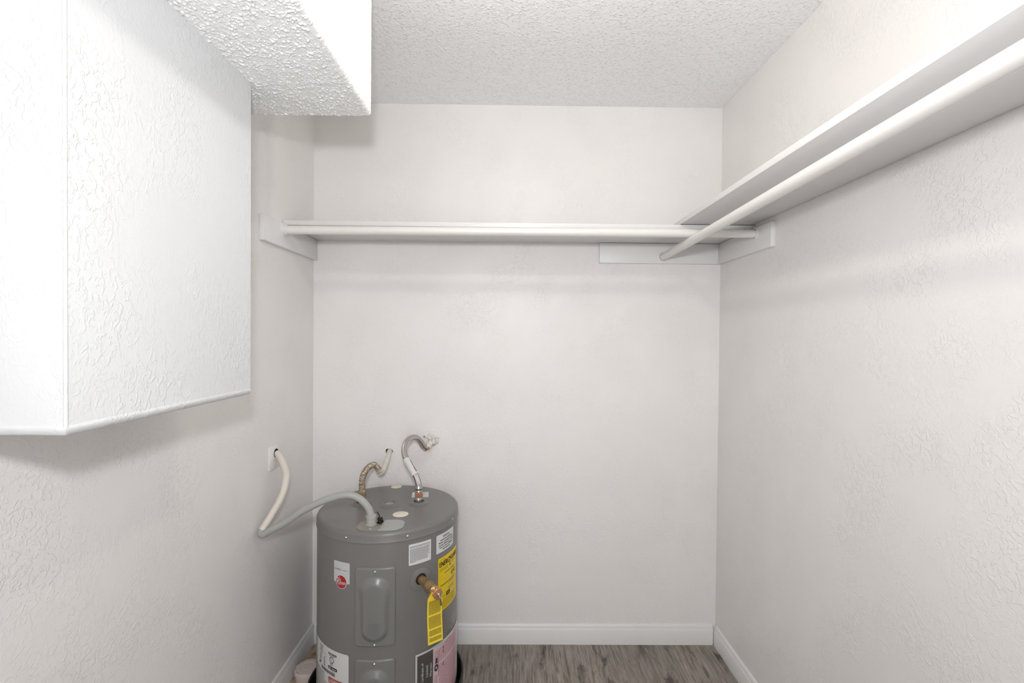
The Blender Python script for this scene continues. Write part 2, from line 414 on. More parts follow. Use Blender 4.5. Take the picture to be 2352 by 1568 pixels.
# ------------------------------------------------------------------ shelves, cleats and rods
CT = 0.018
ZU = 1.824
def board(name, a, b, label, cat, bev=0.0015):
    a, b = Vector(a), Vector(b)
    return tag(obj(name, bx(a, b, bev), M['trim'], loc=((a.x+b.x)/2, (a.y+b.y)/2, a.z)), label, cat)
board('shelf_cleat', (XL, 1.713, 1.733), (XL+CT, YB, ZU-0.001), 'white wooden cleat holding the socket end of the shorter rod beside the bulkhead', 'cleat')
board('shelf_cleat', (XR-CT, 1.741, 1.733), (XR, YB-CT-0.0008, ZU-0.001), 'short white wooden cleat on the side wall in the corner where the shelves meet', 'cleat')
board('shelf_cleat', (0.411, YB-CT, 1.733), (XR, YB, ZU-0.001), 'white wooden cleat on the back wall holding the end of the long rod', 'cleat')
board('shelf_cleat', (0.411, YF, 1.733), (XR, YF+CT, ZU+0.018), 'white wooden cleat on the wall by the doorway under the long shelf', 'cleat')
board('closet_shelf', (XL+0.002, 1.889, ZU), (XR-0.002, YB-0.001, ZU+0.018), 'white painted shelf board running along the back wall', 'shelf')
board('closet_shelf', (0.672, YF+0.002, ZU+0.0195), (XR-0.003, YB-0.002, ZU+0.0385), 'long white shelf board along the side wall, resting on the back shelf', 'shelf')
def rod(a, b, r, label, sockets):
    a, b = Vector(a), Vector(b)
    t = thing('closet_rod', label, 'closet rod', (a+b)/2)
    path = [a.lerp(b, k/24) for k in range(25)]
    obj('pole', tube(nb(), path, r, 28), M['rod'], t)
    d = (b-a).normalized()
    for p, ax, style in ((a, d, sockets[0]), (b, -d, sockets[1])):
        if style == 'cup': prof = [(r+0.0095, -0.0004), (r+0.0095, 0.003), (r+0.0040, 0.005), (r+0.0034, 0.016), (r+0.0026, 0.017), (r+0.0002, 0.017)]
        else: prof = [(r+0.0075, -0.0004), (r+0.0075, 0.0026), (r+0.0045, 0.0042), (r+0.0022, 0.0042), (r+0.0016, 0.0012)]
        sk = obj('rod_socket', lathe(nb(), prof, p, ax, 32, close=False), M['trim'], t)
    return t
rod((XL+CT+0.0004, 1.856, 1.7975), (XR-CT-0.0004, 1.852, 1.802), 0.0163, 'white painted closet rod under the back wall shelf', ('cup', 'ring'))
rod((0.696, YB-CT-0.0004, 1.7620), (0.674, YF+CT+0.0004, 1.8055), 0.0163, 'long white closet rod running under the side wall shelf', ('ring', 'ring'))

# ------------------------------------------------------------------ water heater
def cy(theta, z, r=RB):
    t = math.radians(theta); return Vector((C.x+r*math.sin(t), C.y-r*math.cos(t), z))
WH = thing('water_heater', 'short grey cylindrical electric water heater standing in a black drain pan', 'water heater', (C.x, C.y, 0.012))
obj('jacket', lathe(nb(), [(RB-0.01, 0.012), (RB, 0.016), (RB, 0.7)], (C.x, C.y, 0), seg=128), M['jacket'], WH)
bm = nb()
prof = [(RB+0.0002, 0.6935), (RB+0.0028, 0.6935), (RB+0.0034, 0.6955), (RB+0.0028, 0.6975), (RB+0.0022, 0.699), (RB+0.0022, 0.7165)]
for q in range(1, 7):
    a = math.pi/2*q/6; prof.append((RB+0.0022-0.0135*(1-math.cos(a)), 0.7165+0.0135*math.sin(a)))
prof += [(0.2, ZT), (0.1, ZT), (0.0, ZT)]
lathe(bm, prof, (C.x, C.y, 0), seg=128, close=False)
cap = obj('top_cap', bm, M['jacket'], WH, angle=40)
def screw_mesh(axis, r=0.0042, h=0.0028):
    bm = lathe(nb(), [(r*1.35, 0), (r*1.35, h*0.3), (r, h*0.35), (r*0.85, h*0.8), (r*0.4, h), (0, h)], (0, 0, 0), axis, 12)
    me = bpy.data.meshes.new('screw'); bmesh.ops.recalc_face_normals(bm, faces=bm.faces); bm.to_mesh(me); bm.free(); me.materials.append(M['zinc']); me.shade_smooth(); return me
def add_screw(parent, pos, axis, r=0.0042, m='zinc'):
    me = screw_mesh(axis, r)
    if m != 'zinc': me.materials[0] = M[m]
    s = bpy.data.objects.new('screw', me); COL.objects.link(s); s.parent = parent; s.location = Vector(pos)-origin(parent); return s
for th in (-19.2, 26.6, 72.7, -65, 118.5, 164, -110, -156):
    d = cy(th, 0, 1)-cy(th, 0, 0); add_screw(cap, cy(th, 0.7085, RB+0.002), d, 0.0034)
# pipe collars pressed into the top
def collar(x, y, plugged):
    c = (x, y, ZT)
    o = obj('pipe_collar', lathe(nb(), [(0.0400, -0.001), (0.0400, 0.0010), (0.0385, 0.0022), (0.0240, 0.0075), (0.0222, 0.0085), (0.0205, 0.0080), (0.0192, 0.0030 if plugged else 0.0012)], c, seg=40, close=False), M['jacket'], WH, angle=28)
    obj('plug' if plugged else 'opening', lathe(nb(), [(0.0192, 0.0030 if plugged else 0.0012), (0, 0.0034 if plugged else 0.0014)], c, seg=28, close=False), M['plate_grey'] if plugged else M['dark'], o)
collar(-0.574, 1.922, False); collar(-0.461, 1.913, True); collar(-0.349, 1.935, False)
for x, y, r in ((-0.395, 1.811, 0.0290), (-0.486, 2.139, 0.0230)):
    obj('foam_plug', lathe(nb(), [(r, -0.001), (r, 0.0006), (r*0.9, 0.0018), (0, 0.0028)], (x, y, ZT), seg=36, close=False), M['foam'], WH, angle=60)
# junction cover plates, a pill split in two
def pill(cx, cyy, hl, hw, rc, side, split, ang):
    pts = []
    for sx, sy, a0 in ((1, -1, -90), (1, 1, 0), (-1, 1, 90), (-1, -1, 180)):
        for q in range(9):
            a = math.radians(a0+q*11.25); pts.append((sx*(hl-rc)+rc*math.cos(a), sy*(hw-rc)+rc*math.sin(a)))
    keep = []
    n_ = len(pts); f = lambda p: (p[0]-split-0.10*p[1])*side
    for i in range(n_):
        a, b = pts[i], pts[(i+1) % n_]
        if f(a) >= 0: keep.append(a)
        if f(a)*f(b) < 0:
            t = f(a)/(f(a)-f(b)); keep.append((a[0]+(b[0]-a[0])*t, a[1]+(b[1]-a[1])*t))
    ca, sa = math.cos(ang), math.sin(ang)
    return [Vector((cx+x*ca-y*sa, cyy+x*sa+y*ca, 0)) for x, y in keep]
PCX, PCY, PA = C.x+0.019, C.y-0.200, math.radians(4)
for side, mt, z0, z1, nm in ((-1, 'plate_tan', 0.0002, 0.0026, 'junction_cover'), (1, 'plate_grey', 0.0002, 0.0022, 'junction_cover')):
    pts = pill(PCX, PCY, 0.080, 0.0475, 0.036, side, 0.002, PA)
    bm = prism(nb(), [p+Vector((0, 0, ZT+z0)) for p in pts], (0, 0, z1-z0))
    jc = obj(nm, bm, M[mt], WH, angle=30)
    jc['label'] = 'dull beige half of the junction cover' if side < 0 else 'pale grey half of the junction cover'
    if side < 0: add_screw(jc, (-0.468, 1.665, ZT+z1), (0, 0, 1), 0.0040)
    else: add_screw(jc, (-0.373, 1.722, ZT+z1), (0, 0, 1), 0.0040)
# black twisted wire tie on the cover
bm = nb(); wp = []
for q in range(70):
    a = q*0.62; wp.append(Vector((-0.447+0.010*math.cos(a)*(0.6+0.4*math.sin(q*0.9)), 1.716+0.008*math.sin(a*0.8), ZT+0.012+0.008*math.sin(a*1.3+0.6)+0.002*math.sin(q*0.4))))
wp += [Vector((-0.452, 1.725, ZT+0.026)), Vector((-0.458, 1.730, ZT+0.034)), Vector((-0.462, 1.733, ZT+0.036))]
obj('wire_tie', tube(bm, catmull(wp, 3), 0.0022, 6), M['black'], WH, angle=60)

# access panels: pressed covers wrapped on the jacket
PT, PHW, PHZ = 3.4, 0.0687, 0.1355
def panel_height(u, v):
    rc = 0.012
    qx, qy = abs(u)-PHW+rc, abs(v)-PHZ+rc
    sd = math.hypot(max(qx, 0), max(qy, 0))+min(max(qx, qy), 0)-rc        # <0 inside
    e = min(1.0, max(0.0, -sd/0.006)); h = 0.0068*math.sqrt(max(0, 1-(1-e)**2))
    vv = v-0.011 if v > 0 else v
    cv = max(-0.062, min(0.058, v-(-0.008))); d = math.hypot(u, (v+0.008)-cv)   # stadium
    slope = 0.030 + 0.010*min(1.0, max(0.0, v/0.06))
    t = min(1.0, max(0.0, (0.0285+slope*0.72-d)/(slope*0.72))); t = t*t*(3-2*t)
    return h+0.0120*t
def access_panel(zc, name='access_panel'):
    bm = nb(); nu, nv = 72, 130; rows = []
    us = [-PHW+2*PHW*i/nu for i in range(nu+1)]; vs = [-PHZ+2*PHZ*j/nv for j in range(nv+1)]
    def clampc(u, v):           # pull grid points outside the rounded outline onto it
        rc = 0.012; qx, qy = abs(u)-(PHW-rc), abs(v)-(PHZ-rc)
        if qx > 0 and qy > 0:
            l = math.hypot(qx, qy)
            if l > rc: u = math.copysign(PHW-rc+qx/l*rc, u); v = math.copysign(PHZ-rc+qy/l*rc, v)
        return u, v
    for v in vs:
        row = []
        for u in us:
            a, b = clampc(u, v); row.append(bm.verts.new(cy(PT+math.degrees(a/RB), zc+b, RB+0.0004+panel_height(a, b))))
        rows.append(row)
    grid_faces(bm, rows)
    o = obj(name, bm, M['panel'], WH, angle=60)
    for dv in (0.122, -0.1275):
        d = cy(PT, 0, 1)-cy(PT, 0, 0); add_screw(o, cy(PT, zc+dv, RB+0.007), d, 0.0036, 'zinc')
    if zc > 0.4:
        bm = nb()
        for k in range(6):
            zz = zc-0.048-k*0.0088; w = (0.016, 0.018, 0.019, 0.018, 0.016, 0.014)[k]
            r_ = []
            for j in (0, 1): r_.append([bm.verts.new(cy(PT+math.degrees((-w+2*w*i/6)/RB), zz-j*0.0022, RB+0.0205+0.0006)) for i in range(7)])
            grid_faces(bm, r_)
        obj('pressed_lettering', bm, M['jacket'], o, angle=0)
    return o
access_panel(0.4775); access_panel(0.163)

# relief valve: escutcheon, brass body standing out of the jacket, lever
VT, VZ = 37.3, 0.547
vd = (cy(VT, 0, 1)-cy(VT, 0, 0)).normalized(); vt = Vector((-vd.y, vd.x, 0)); vb = cy(VT, VZ, RB)
bm = nb(); rings = []
for r, h in ((0.0405, 0.0003), (0.0400, 0.0018), (0.030, 0.0034), (0.0225, 0.0046), (0.0205, 0.0040), (0.0195, 0.0010)):
    ring = []
    for q in range(48):
        a = 2*math.pi*q/48; ring.append(bm.verts.new(cy(VT+math.degrees(r*math.cos(a)/RB), VZ+r*math.sin(a), RB+h)))
    rings.append(ring+[ring[0]])
grid_faces(bm, rings)
es = obj('valve_escutcheon', bm, M['panel'], WH, angle=30)
bm = nb(); c0 = bm.verts.new(cy(VT, VZ, RB+0.0012)); rg = [bm.verts.new(cy(VT+math.degrees(0.0196*math.cos(2*math.pi*q/24)/RB), VZ+0.0196*math.sin(2*math.pi*q/24), RB+0.0012)) for q in range(24)]
for q in range(24): bm.faces.new((c0, rg[q], rg[(q+1) % 24]))
obj('opening', bm, M['dark'], es, angle=0)
bm = lathe(nb(), [(0.0145, 0.002), (0.0145, 0.046), (0.0165, 0.048), (0.0175, 0.051), (0.0172, 0.056), (0.0185, 0.058), (0.0192, 0.063), (0.0178, 0.068), (0.0170, 0.074), (0.0172, 0.100), (0.0130, 0.104), (0.0105, 0.108)], vb, vd, 28)
rv = obj('relief_valve', bm, M['brass'], WH, angle=40)
dn = Vector((0, 0, -1)); vo = vb+vd*0.086
obj('outlet', lathe(nb(), [(0.0120, 0.0), (0.0150, 0.015), (0.0165, 0.020), (0.0165, 0.038), (0.0140, 0.040), (0.0135, 0.030), (0, 0.030)], vo, dn, 24), M['brass'], rv, angle=40)
obj('bonnet_cap', lathe(nb(), [(0.0105, 0.106), (0.0105, 0.118), (0.0172, 0.1195), (0.0176, 0.1225), (0.0160, 0.1245), (0.008, 0.1250), (0, 0.1250)], vb, vd, 28), M['copper'], rv, angle=40)
lb = vb+vd*0.1255
bm = nb(); lathe(bm, [(0.0058, -0.001), (0.0058, 0.003), (0.0040, 0.0055), (0, 0.0062)], lb, vd, 14)
tube(bm, catmull([lb+vd*0.004+vt*0.0005, lb+vd*0.007+vt*0.003+Vector((0, 0, -0.012)), lb+vd*0.006+vt*0.006+Vector((0, 0, -0.026)), lb+vd*0.004+vt*0.008+Vector((0, 0, -0.037))], 5), 0.0034, 8)
obj('lever', bm, M['steel'], rv, angle=50)

# ------------------------------------------------------------------ printed labels on the jacket
TXT = {}
def text2d(s):
    if s not in TXT:
        cu = bpy.data.curves.new('print', 'FONT'); cu.body = s; cu.size = 1; cu.resolution_u = 3; cu.align_x = 'LEFT'
        ob = bpy.data.objects.new('print', cu); me = bpy.data.meshes.new_from_object(ob)
        TXT[s] = ([v.co.xy.copy() for v in me.vertices], [tuple(f.vertices) for f in me.polygons])
        bpy.data.objects.remove(ob); bpy.data.curves.remove(cu); bpy.data.meshes.remove(me)
    return TXT[s]
class Sheet:
    """print laid on the heater: u along the jacket, v up, both in metres"""
    def __init__(s, th0, z0, r): s.th0, s.z0, s.r = th0, z0, r
    def at(s, u, v, lift=0.0): return cy(s.th0+math.degrees(u/RB), s.z0+v, s.r+lift)
    def patch(s, bm, u0, u1, v0, v1, lift=0.0, chamfer=0.0, nu=None):
        nu = nu or max(1, int((u1-u0)/0.006)+1); us = [u0+(u1-u0)*i/nu for i in range(nu+1)]
        if chamfer: us = [u0, u0+chamfer]+[u for u in us if u0+chamfer < u < u1-chamfer]+[u1-chamfer, u1]
        lo, hi = [], []
        for i, u in enumerate(us):
            c = chamfer if i in (0, len(us)-1) else 0
            lo.append(bm.verts.new(s.at(u, v0+c, lift))); hi.append(bm.verts.new(s.at(u, v1-c, lift)))
        grid_faces(bm, [lo, hi])
    def text(s, bm, body, u, v, width=None, height=None, lift=0.0006, rot=0.0, align='L', bold=0.0):
        vs, fs = text2d(body); x0 = min(p.x for p in vs); x1 = max(p.x for p in vs); y0 = 0.0; y1 = max(p.y for p in vs)
        sy = height/(y1-y0) if height else None; sx = width/(x1-x0) if width else sy
        if sy is None: sy = sx
        ca, sa = math.cos(rot), math.sin(rot); w = (x1-x0)*sx; off = {'L': 0, 'C': -w/2}[align]
        for db in ((0.0,) if not bold else (-bold, 0.0, bold)):
            bv = []
            for p in vs:
                a, b = (p.x-x0)*sx+off+db, p.y*sy; bv.append(bm.verts.new(s.at(u+a*ca-b*sa, v+a*sa+b*ca, lift)))
            for f in fs:
                try: bm.faces.new([bv[i] for i in f])
                except ValueError: pass
    def words(s, bm, u0, u1, v, h, lift=0.0006, slope=0.0, rag=0.12, gap=0.0016, wmin=0.003, wmax=0.010):
        u = u0; end = u1-(u1-u0)*rag*random.random()
        while u < end-wmin:
            w = min(random.uniform(wmin, wmax), end-u); s.patch(bm, u, u+w, v+slope*(u-u0), v+h+slope*(u-u0), lift); u += w+gap
    def disc(s, bm, u, v, r, r_in=0.0, lift=0.0006, n=36, squash=1.0):
        o_ = [bm.verts.new(s.at(u+r*squash*math.cos(2*math.pi*k/n), v+r*math.sin(2*math.pi*k/n), lift)) for k in range(n)]
        if r_in:
            i_ = [bm.verts.new(s.at(u+r_in*squash*math.cos(2*math.pi*k/n), v+r_in*math.sin(2*math.pi*k/n), lift)) for k in range(n)]
            for k in range(n): bm.faces.new((o_[k], o_[(k+1) % n], i_[(k+1) % n], i_[k]))
        else:
            c = bm.verts.new(s.at(u, v, lift))
            for k in range(n): bm.faces.new((c, o_[k], o_[(k+1) % n]))
    def poly(s, bm, pts, lift=0.0006): bm.faces.new([bm.verts.new(s.at(u, v, lift)) for u, v in pts])
    def barcode(s, bm, u0, u1, v0, v1):
        u = u0
        while u < u1:
            w = random.choice((0.0006, 0.0011, 0.0016)); s.patch(bm, u, min(u+w, u1), v0, v1, 0.0006, nu=1); u += w+random.choice((0.0006, 0.0009, 0.0014))
def arc(t0, t1): return math.radians(t1-t0)*RB
def sheet(name, t0, t1, z0, z1, m, ch=0.0025, r=RB+0.0007, label=None):
    sh = Sheet(t0, z0, r); bm = nb(); w = arc(t0, t1); sh.patch(bm, 0, w, 0, z1-z0, 0, ch)
    o = obj(name, bm, M[m], WH, angle=60); sh.w, sh.h, sh.o = w, z1-z0, o
    if label: o['label'] = label
    return sh
def ink(sh, name, m, fn):
    bm = nb(); fn(bm); o = obj(name, bm, M[m], sh.o, angle=0)
    if name in ('fine_print', 'black_print', 'warning_print', 'rose_lettering', 'dark_marks', 'badge_lettering', 'faint_lettering'): o['kind'] = 'stuff'    # rows of print too small to tell apart
    return o

# maker's label: red roundel overlapping the lower edge
s = sheet('maker_label', -30.8, -16.0, 0.5485, 0.6215, 'paper2', label='silver-white label with a red roundel')
ink(s, 'series_lettering', 'red', lambda b: s.text(b, 'CLASSIC', 0.0035, 0.0425, 0.031, 0.0062))
def f(b): s.words(b, 0.039, 0.062, 0.0440, 0.0018, rag=0, gap=0.0008)
ink(s, 'faint_lettering', 'inkgrey', f)
ink(s, 'roundel_rim', 'paper', lambda b: s.disc(b, 0.0340, 0.0040, 0.0240, lift=0.0006))
ink(s, 'roundel', 'red', lambda b: s.disc(b, 0.0340, 0.0040, 0.0222, lift=0.0010))
def f(b):
    s.text(b, 'R', 0.0158, -0.0075, 0.0115, 0.0255, 0.0015); s.text(b, 'h', 0.0268, -0.0045, 0.0062, 0.0270, 0.0015); s.text(b, 'eem', 0.0335, -0.0045, 0.0205, 0.0095, 0.0015)
ink(s, 'roundel_lettering', 'paper', f)
# dense instruction sticker
s = sheet('instruction_label', 27.6, 46.2, 0.6035, 0.6770, 'paper', label='white sticker dense with fine print')
def f(b):
    s.words(b, 0.004, s.w-0.004, s.h-0.0105, 0.0021, rag=0, gap=0.0010); s.words(b, 0.004, s.w-0.004, s.h-0.0145, 0.0010, rag=0, gap=0.0005)
    for k in range(14): s.words(b, 0.004, (s.w-0.004) if k < 13 else 0.026, s.h-0.0195-k*0.0034, 0.0015, gap=0.0010)
ink(s, 'fine_print', 'inkgrey', f)
# IMPORTANT sticker
s = sheet('insulation_label', 51.5, 75.3, 0.6110, 0.6780, 'paper', label='white sticker headed IMPORTANT')
def f(b):
    s.text(b, 'IMPORTANT', s.w*0.52, 0.0530, 0.042, 0.0060, align='C'); s.patch(b, s.w*0.52-0.021, s.w*0.52+0.021, 0.0510, 0.0519, 0.0006)
    for k, (t, w) in enumerate((('Install the insulation', 0.074), ('blanket provided to meet', 0.092), ('energy efficiency needs', 0.094), ('refer to the installation', 0.084), ('instructions.', 0.048))):
        s.text(b, t, s.w*0.52, 0.0420-k*0.0087, w, 0.0056, align='C', bold=0.0002)
    s.words(b, s.w-0.012, s.w-0.004, 0.004, 0.0012, rag=0)
ink(s, 'lettering', 'ink', f)
# energy guide
s = sheet('energy_label', 53.6, 84.6, 0.3930, 0.5905, 'yellow', label='yellow energy guide label')
def f(b): s.text(b, 'ENERG', 0.008, 0.164, 0.058, 0.0185, bold=0.0009); s.text(b, 'GUIDE', 0.080, 0.166, 0.056, 0.0170, bold=0.0007)
ink(s, 'headline_lettering', 'ink', f)
def f(b): s.poly(b, [(0.0735, 0.146), (0.0790, 0.154), (0.0752, 0.154), (0.0752, 0.171), (0.0805, 0.184), (0.0765, 0.184), (0.0735, 0.176), (0.0705, 0.184), (0.0665, 0.184), (0.0718, 0.171), (0.0718, 0.154), (0.0680, 0.154)])
ink(s, 'headline_arrow', 'ink', f)
ink(s, 'price_lettering', 'ink', lambda b: s.text(b, '$342', 0.083, 0.1085, 0.036, 0.0150))
ink(s, 'cost_line', 'ink', lambda b: s.patch(b, 0.012, 0.118, 0.0930, 0.0952, 0.0006))
def f(b):
    s.words(b, 0.008, 0.040, 0.1880, 0.0014, rag=0)
    for k in range(2): s.words(b, 0.008, 0.066, 0.1545-k*0.0065, 0.0018)
    s.words(b, 0.084, 0.120, 0.1560, 0.0018); s.words(b, 0.036, 0.110, 0.1330, 0.0026, rag=0)
    s.words(b, 0.060, 0.110, 0.0850, 0.0018); s.words(b, 0.012, 0.018, 0.0840, 0.0018, rag=0)
    s.words(b, 0.058, 0.112, 0.0700, 0.0018); s.words(b, 0.062, 0.108, 0.0630, 0.0020); s.words(b, 0.022, 0.040, 0.0505, 0.0020, rag=0)
    for k in range(7): s.words(b, 0.012 if k > 1 else 0.030, 0.122, 0.0390-k*0.0052, 0.0015)
ink(s, 'fine_print', 'ink_olive', f)
ink(s, 'black_badge', 'ink', lambda b: s.patch(b, 0.047, 0.074, 0.0445, 0.0590, 0.0006))
ink(s, 'badge_lettering', 'yellow', lambda b: [s.words(b, 0.052, 0.071, 0.0530-k*0.0045, 0.0016, lift=0.0010) for k in range(2)])
# rating plate on the other side
s = sheet('rating_label', -88, -16.6, 0.070, 0.3040, 'paper', 0.004, label='large white rating label with barcodes and a red warning')
U = lambda th: arc(-88, th); V = lambda z: z-0.070
def f(b):
    s.barcode(b, U(-37), U(-27.5), V(0.2830), V(0.2905)); s.words(b, U(-36), U(-29), V(0.2795), 0.0015)
    s.disc(b, U(-33), V(0.2665), 0.0115, 0.0092); s.text(b, 'U', U(-34.2), V(0.2670), 0.0042, 0.0062); s.text(b, 'L', U(-33.0), V(0.2615), 0.0038, 0.0062)
    s.patch(b, U(-37.3), U(-27.2), V(0.2325), V(0.2430), 0.0006, 0.0025)
    s.barcode(b, U(-47), U(-29.5), V(0.2130), V(0.2240))
    s.patch(b, U(-51.5), U(-50), V(0.224), V(0.232), 0.0006)
    for k in range(9): s.words(b, U(-49.5), U(-47.5), V(0.2290+0.0042*k), 0.0022, rag=0.3)
    for k in range(8): s.words(b, U(-43.5), U(-41.5), V(0.2290+0.0042*k), 0.0022, rag=0.3)
ink(s, 'black_print', 'ink', f)
def f(b):
    for k in range(6): s.words(b, U(-50), U(-44), V(0.2930-0.0042*k), 0.0018)
    for k in range(3): s.words(b, U(-35), U(-31), V(0.2530-0.0034*k), 0.0014)
    s.words(b, U(-34.5), U(-28), V(0.2275), 0.0014)
    for k in range(30): s.words(b, U(-80), U(-56), V(0.296-0.0058*k), 0.0018)
    for k in range(24): s.words(b, U(-80), U(-38.5), V(0.2050-0.0048*k), 0.0017)
    for u in (-51, -46.5, -40.5): s.patch(b, U(u), U(u)+0.0006, V(0.228), V(0.272), 0.0006)
    s.patch(b, U(-51), U(-40.5), V(0.272), V(0.2727), 0.0006)
ink(s, 'fine_print', 'inkgrey', f)
ink(s, 'badge_lettering', 'paper', lambda b: [s.words(b, U(-36.3), U(-33.4), V(0.2360), 0.0036, lift=0.0010, rag=0, gap=0.0006), s.words(b, U(-32.6), U(-28), V(0.2362), 0.0026, lift=0.0010, rag=0, gap=0.0006)])
ink(s, 'danger_banner', 'danger', lambda b: s.patch(b, U(-36.8), U(-19), V(0.1840), V(0.2045), 0.0006))
def f(b):
    s.text(b, 'DANGER', U(-32.8), V(0.1885), 0.060, 0.0125, 0.0010, bold=0.0005)
    s.poly(b, [(U(-36), V(0.1885)), (U(-33.4), V(0.1885)), (U(-34.7), V(0.2010))], 0.0010)
ink(s, 'danger_lettering', 'paper', f)
ink(s, 'warning_mark', 'danger', lambda b: s.patch(b, U(-34.95), U(-34.45), V(0.1905), V(0.1970), 0.0014))
ink(s, 'warning_print', 'inkgrey', lambda b: [s.words(b, U(-36), U(-19.5), V(0.1760-0.0060*k), 0.0024) for k in range(10)])
# warranty booklet in a clear pouch
s = sheet('warranty_booklet', 33.2, 92, 0.055, 0.2840, 'paper', 0.001, RB+0.0022, 'warranty booklet in a clear pouch')
U = lambda th: arc(33.2, th); V = lambda z: z-0.055
ink(s, 'cover_panel', 'cert', lambda b: s.patch(b, U(34.6), U(48.6), V(0.061), V(0.2770), 0.0004))
def f(b):
    q = math.pi/2
    s.text(b, 'Certificate of', U(39.8), V(0.1750), 0.071, 0.0098, 0.0008, q, bold=0.0003)
    s.text(b, 'Limited', U(43.8), V(0.1890), 0.041, 0.0095, 0.0008, q, bold=0.0003)
    s.text(b, 'Warranty', U(47.3), V(0.1830), 0.049, 0.0090, 0.0008, q, bold=0.0003)
ink(s, 'cover_lettering', 'paper', f)
ink(s, 'pink_page', 'pink', lambda b: s.patch(b, U(49.2), U(85), V(0.061), V(0.2720), 0.0004))
def f(b):
    for k in range(40):
        v = V(0.2600-0.0049*k)
        if k < 12 or k > 17: s.words(b, U(50), U(54), v, 0.0021, 0.0007, 0.02)
        if k not in (10, 11): s.words(b, U(55), U(84), v, 0.0021, 0.0007, 0.05)
    s.words(b, U(62), U(70), V(0.2660), 0.0040, 0.0008, 0.1, rag=0)
ink(s, 'rose_lettering', 'pinkink', f)
def f(b):
    s.patch(b, U(54.2), U(54.6), V(0.165), V(0.262), 0.0010)
    s.disc(b, U(51.8), V(0.2010), 0.0125, 0.0050, 0.0010, squash=0.75)
    s.poly(b, [(U(50.9), V(0.216)), (U(53.0), V(0.216)), (U(53.2), V(0.236)), (U(51.2), V(0.236))], 0.0010)
    for v in (0.252, 0.241, 0.226): s.patch(b, U(47.0), U(48.6), V(v), V(v+0.003), 0.0010)
    for v in (0.25, 0.235, 0.19): s.patch(b, U(59.5), U(60.2), V(v), V(v+0.012), 0.0010)
ink(s, 'dark_marks', 'ink', f)
sp = Sheet(32.6, 0.050, RB+0.0062); bm = nb(); sp.patch(bm, 0, arc(32.6, 96), 0, 0.300, 0, 0.002)
for v in bm.verts:
    d = Vector((v.co.x-C.x, v.co.y-C.y, 0)); v.co += d.normalized()*0.0020*noise.noise(v.co*22)
obj('clear_pouch', bm, M['film'], WH, angle=80)
# small sticker on the top cap behind the braided hose
bm = nb(); bm.faces.new([bm.verts.new((x, y, ZT+0.0006)) for x, y in ((-0.391, 1.996), (-0.322, 2.003), (-0.332, 2.070), (-0.400, 2.063))])
ts = obj('top_sticker', bm, M['paper'], WH, angle=0)
bm = nb()
for k in range(5):
    y = 2.054-k*0.011; x = -0.374-0.0006*k
    bm.faces.new([bm.verts.new(p) for p in ((x, y, ZT+0.001), (x+0.034, y+0.004, ZT+0.001), (x+0.034, y+0.007, ZT+0.001), (x, y+0.003, ZT+0.001))])
obj('fine_print', bm, M['plate_grey'], ts, angle=0)['kind'] = 'stuff'

# ------------------------------------------------------------------ yellow tag hanging from the relief valve
def tagpt(u, v, off=0.0):
    bend = 0.004*math.sin(v*26)+0.10*u*0.12
    return vb+vd*(0.1125+bend+off)+vt*(u-0.004)+Vector((0, 0, v))
zt_, zb_ = 0.006, -0.165
TG = thing('warning_tag', 'yellow printed paper tag hanging from the brass relief valve', 'tag', tagpt(0, zb_))
bm = nb(); rows = []
for j in range(25):
    v = zb_+(zt_-zb_)*j/24; w = 0.0275 if v < -0.014 else 0.0275-0.013*(v+0.014)/0.02
    rows.append([bm.verts.new(tagpt(-w+2*w*i/8, v)) for i in range(9)])
grid_faces(bm, rows)
ax = vb+vd*0.1125
bmesh.ops.delete(bm, geom=[f for f in bm.faces if math.hypot((f.calc_center_median()-ax).dot(vt), f.calc_center_median().z-ax.z) < 0.0135], context='FACES')
bmesh.ops.solidify(bm, geom=bm.faces[:], thickness=0.0005)
obj('tag_sheet', bm, M['tag'], TG, angle=40)
bm = nb()
def tq(u0, u1, v0, v1):
    n_ = 3
    a = [bm.verts.new(tagpt(u0+(u1-u0)*i/n_, v0, 0.0012)) for i in range(n_+1)]; b = [bm.verts.new(tagpt(u0+(u1-u0)*i/n_, v1, 0.0012)) for i in range(n_+1)]; grid_faces(bm, [a, b])
v = -0.026
while v > -0.158:
    if not any(abs(v-c) < 0.0022 for c in (-0.074, -0.118, -0.142)):
        u = -0.0225
        while u < 0.0215:
            w = min(random.uniform(0.002, 0.007), 0.0225-u); tq(u, u+w, v, v+0.0013); u += w+0.0011
    v -= 0.0026
obj('tag_print', bm, M['ink_olive'], TG, angle=0)['kind'] = 'stuff'

# ------------------------------------------------------------------ drain pan
PC = Vector((-0.459, 1.886, 0))
DP = thing('drain_pan', 'shallow black round drain pan under the water heater', 'drain pan', PC)
obj('pan_body', lathe(nb(), [(0, 0.001), (0.274, 0.001), (0.280, 0.003), (0.2895, 0.070), (0.2945, 0.071), (0.2952, 0.074), (0.2945, 0.0765), (0.2890, 0.0765), (0.2865, 0.072), (0.2765, 0.0075), (0.270, 0.0055), (0, 0.0055)], PC, seg=96, close=False), M['black'], DP, angle=40)

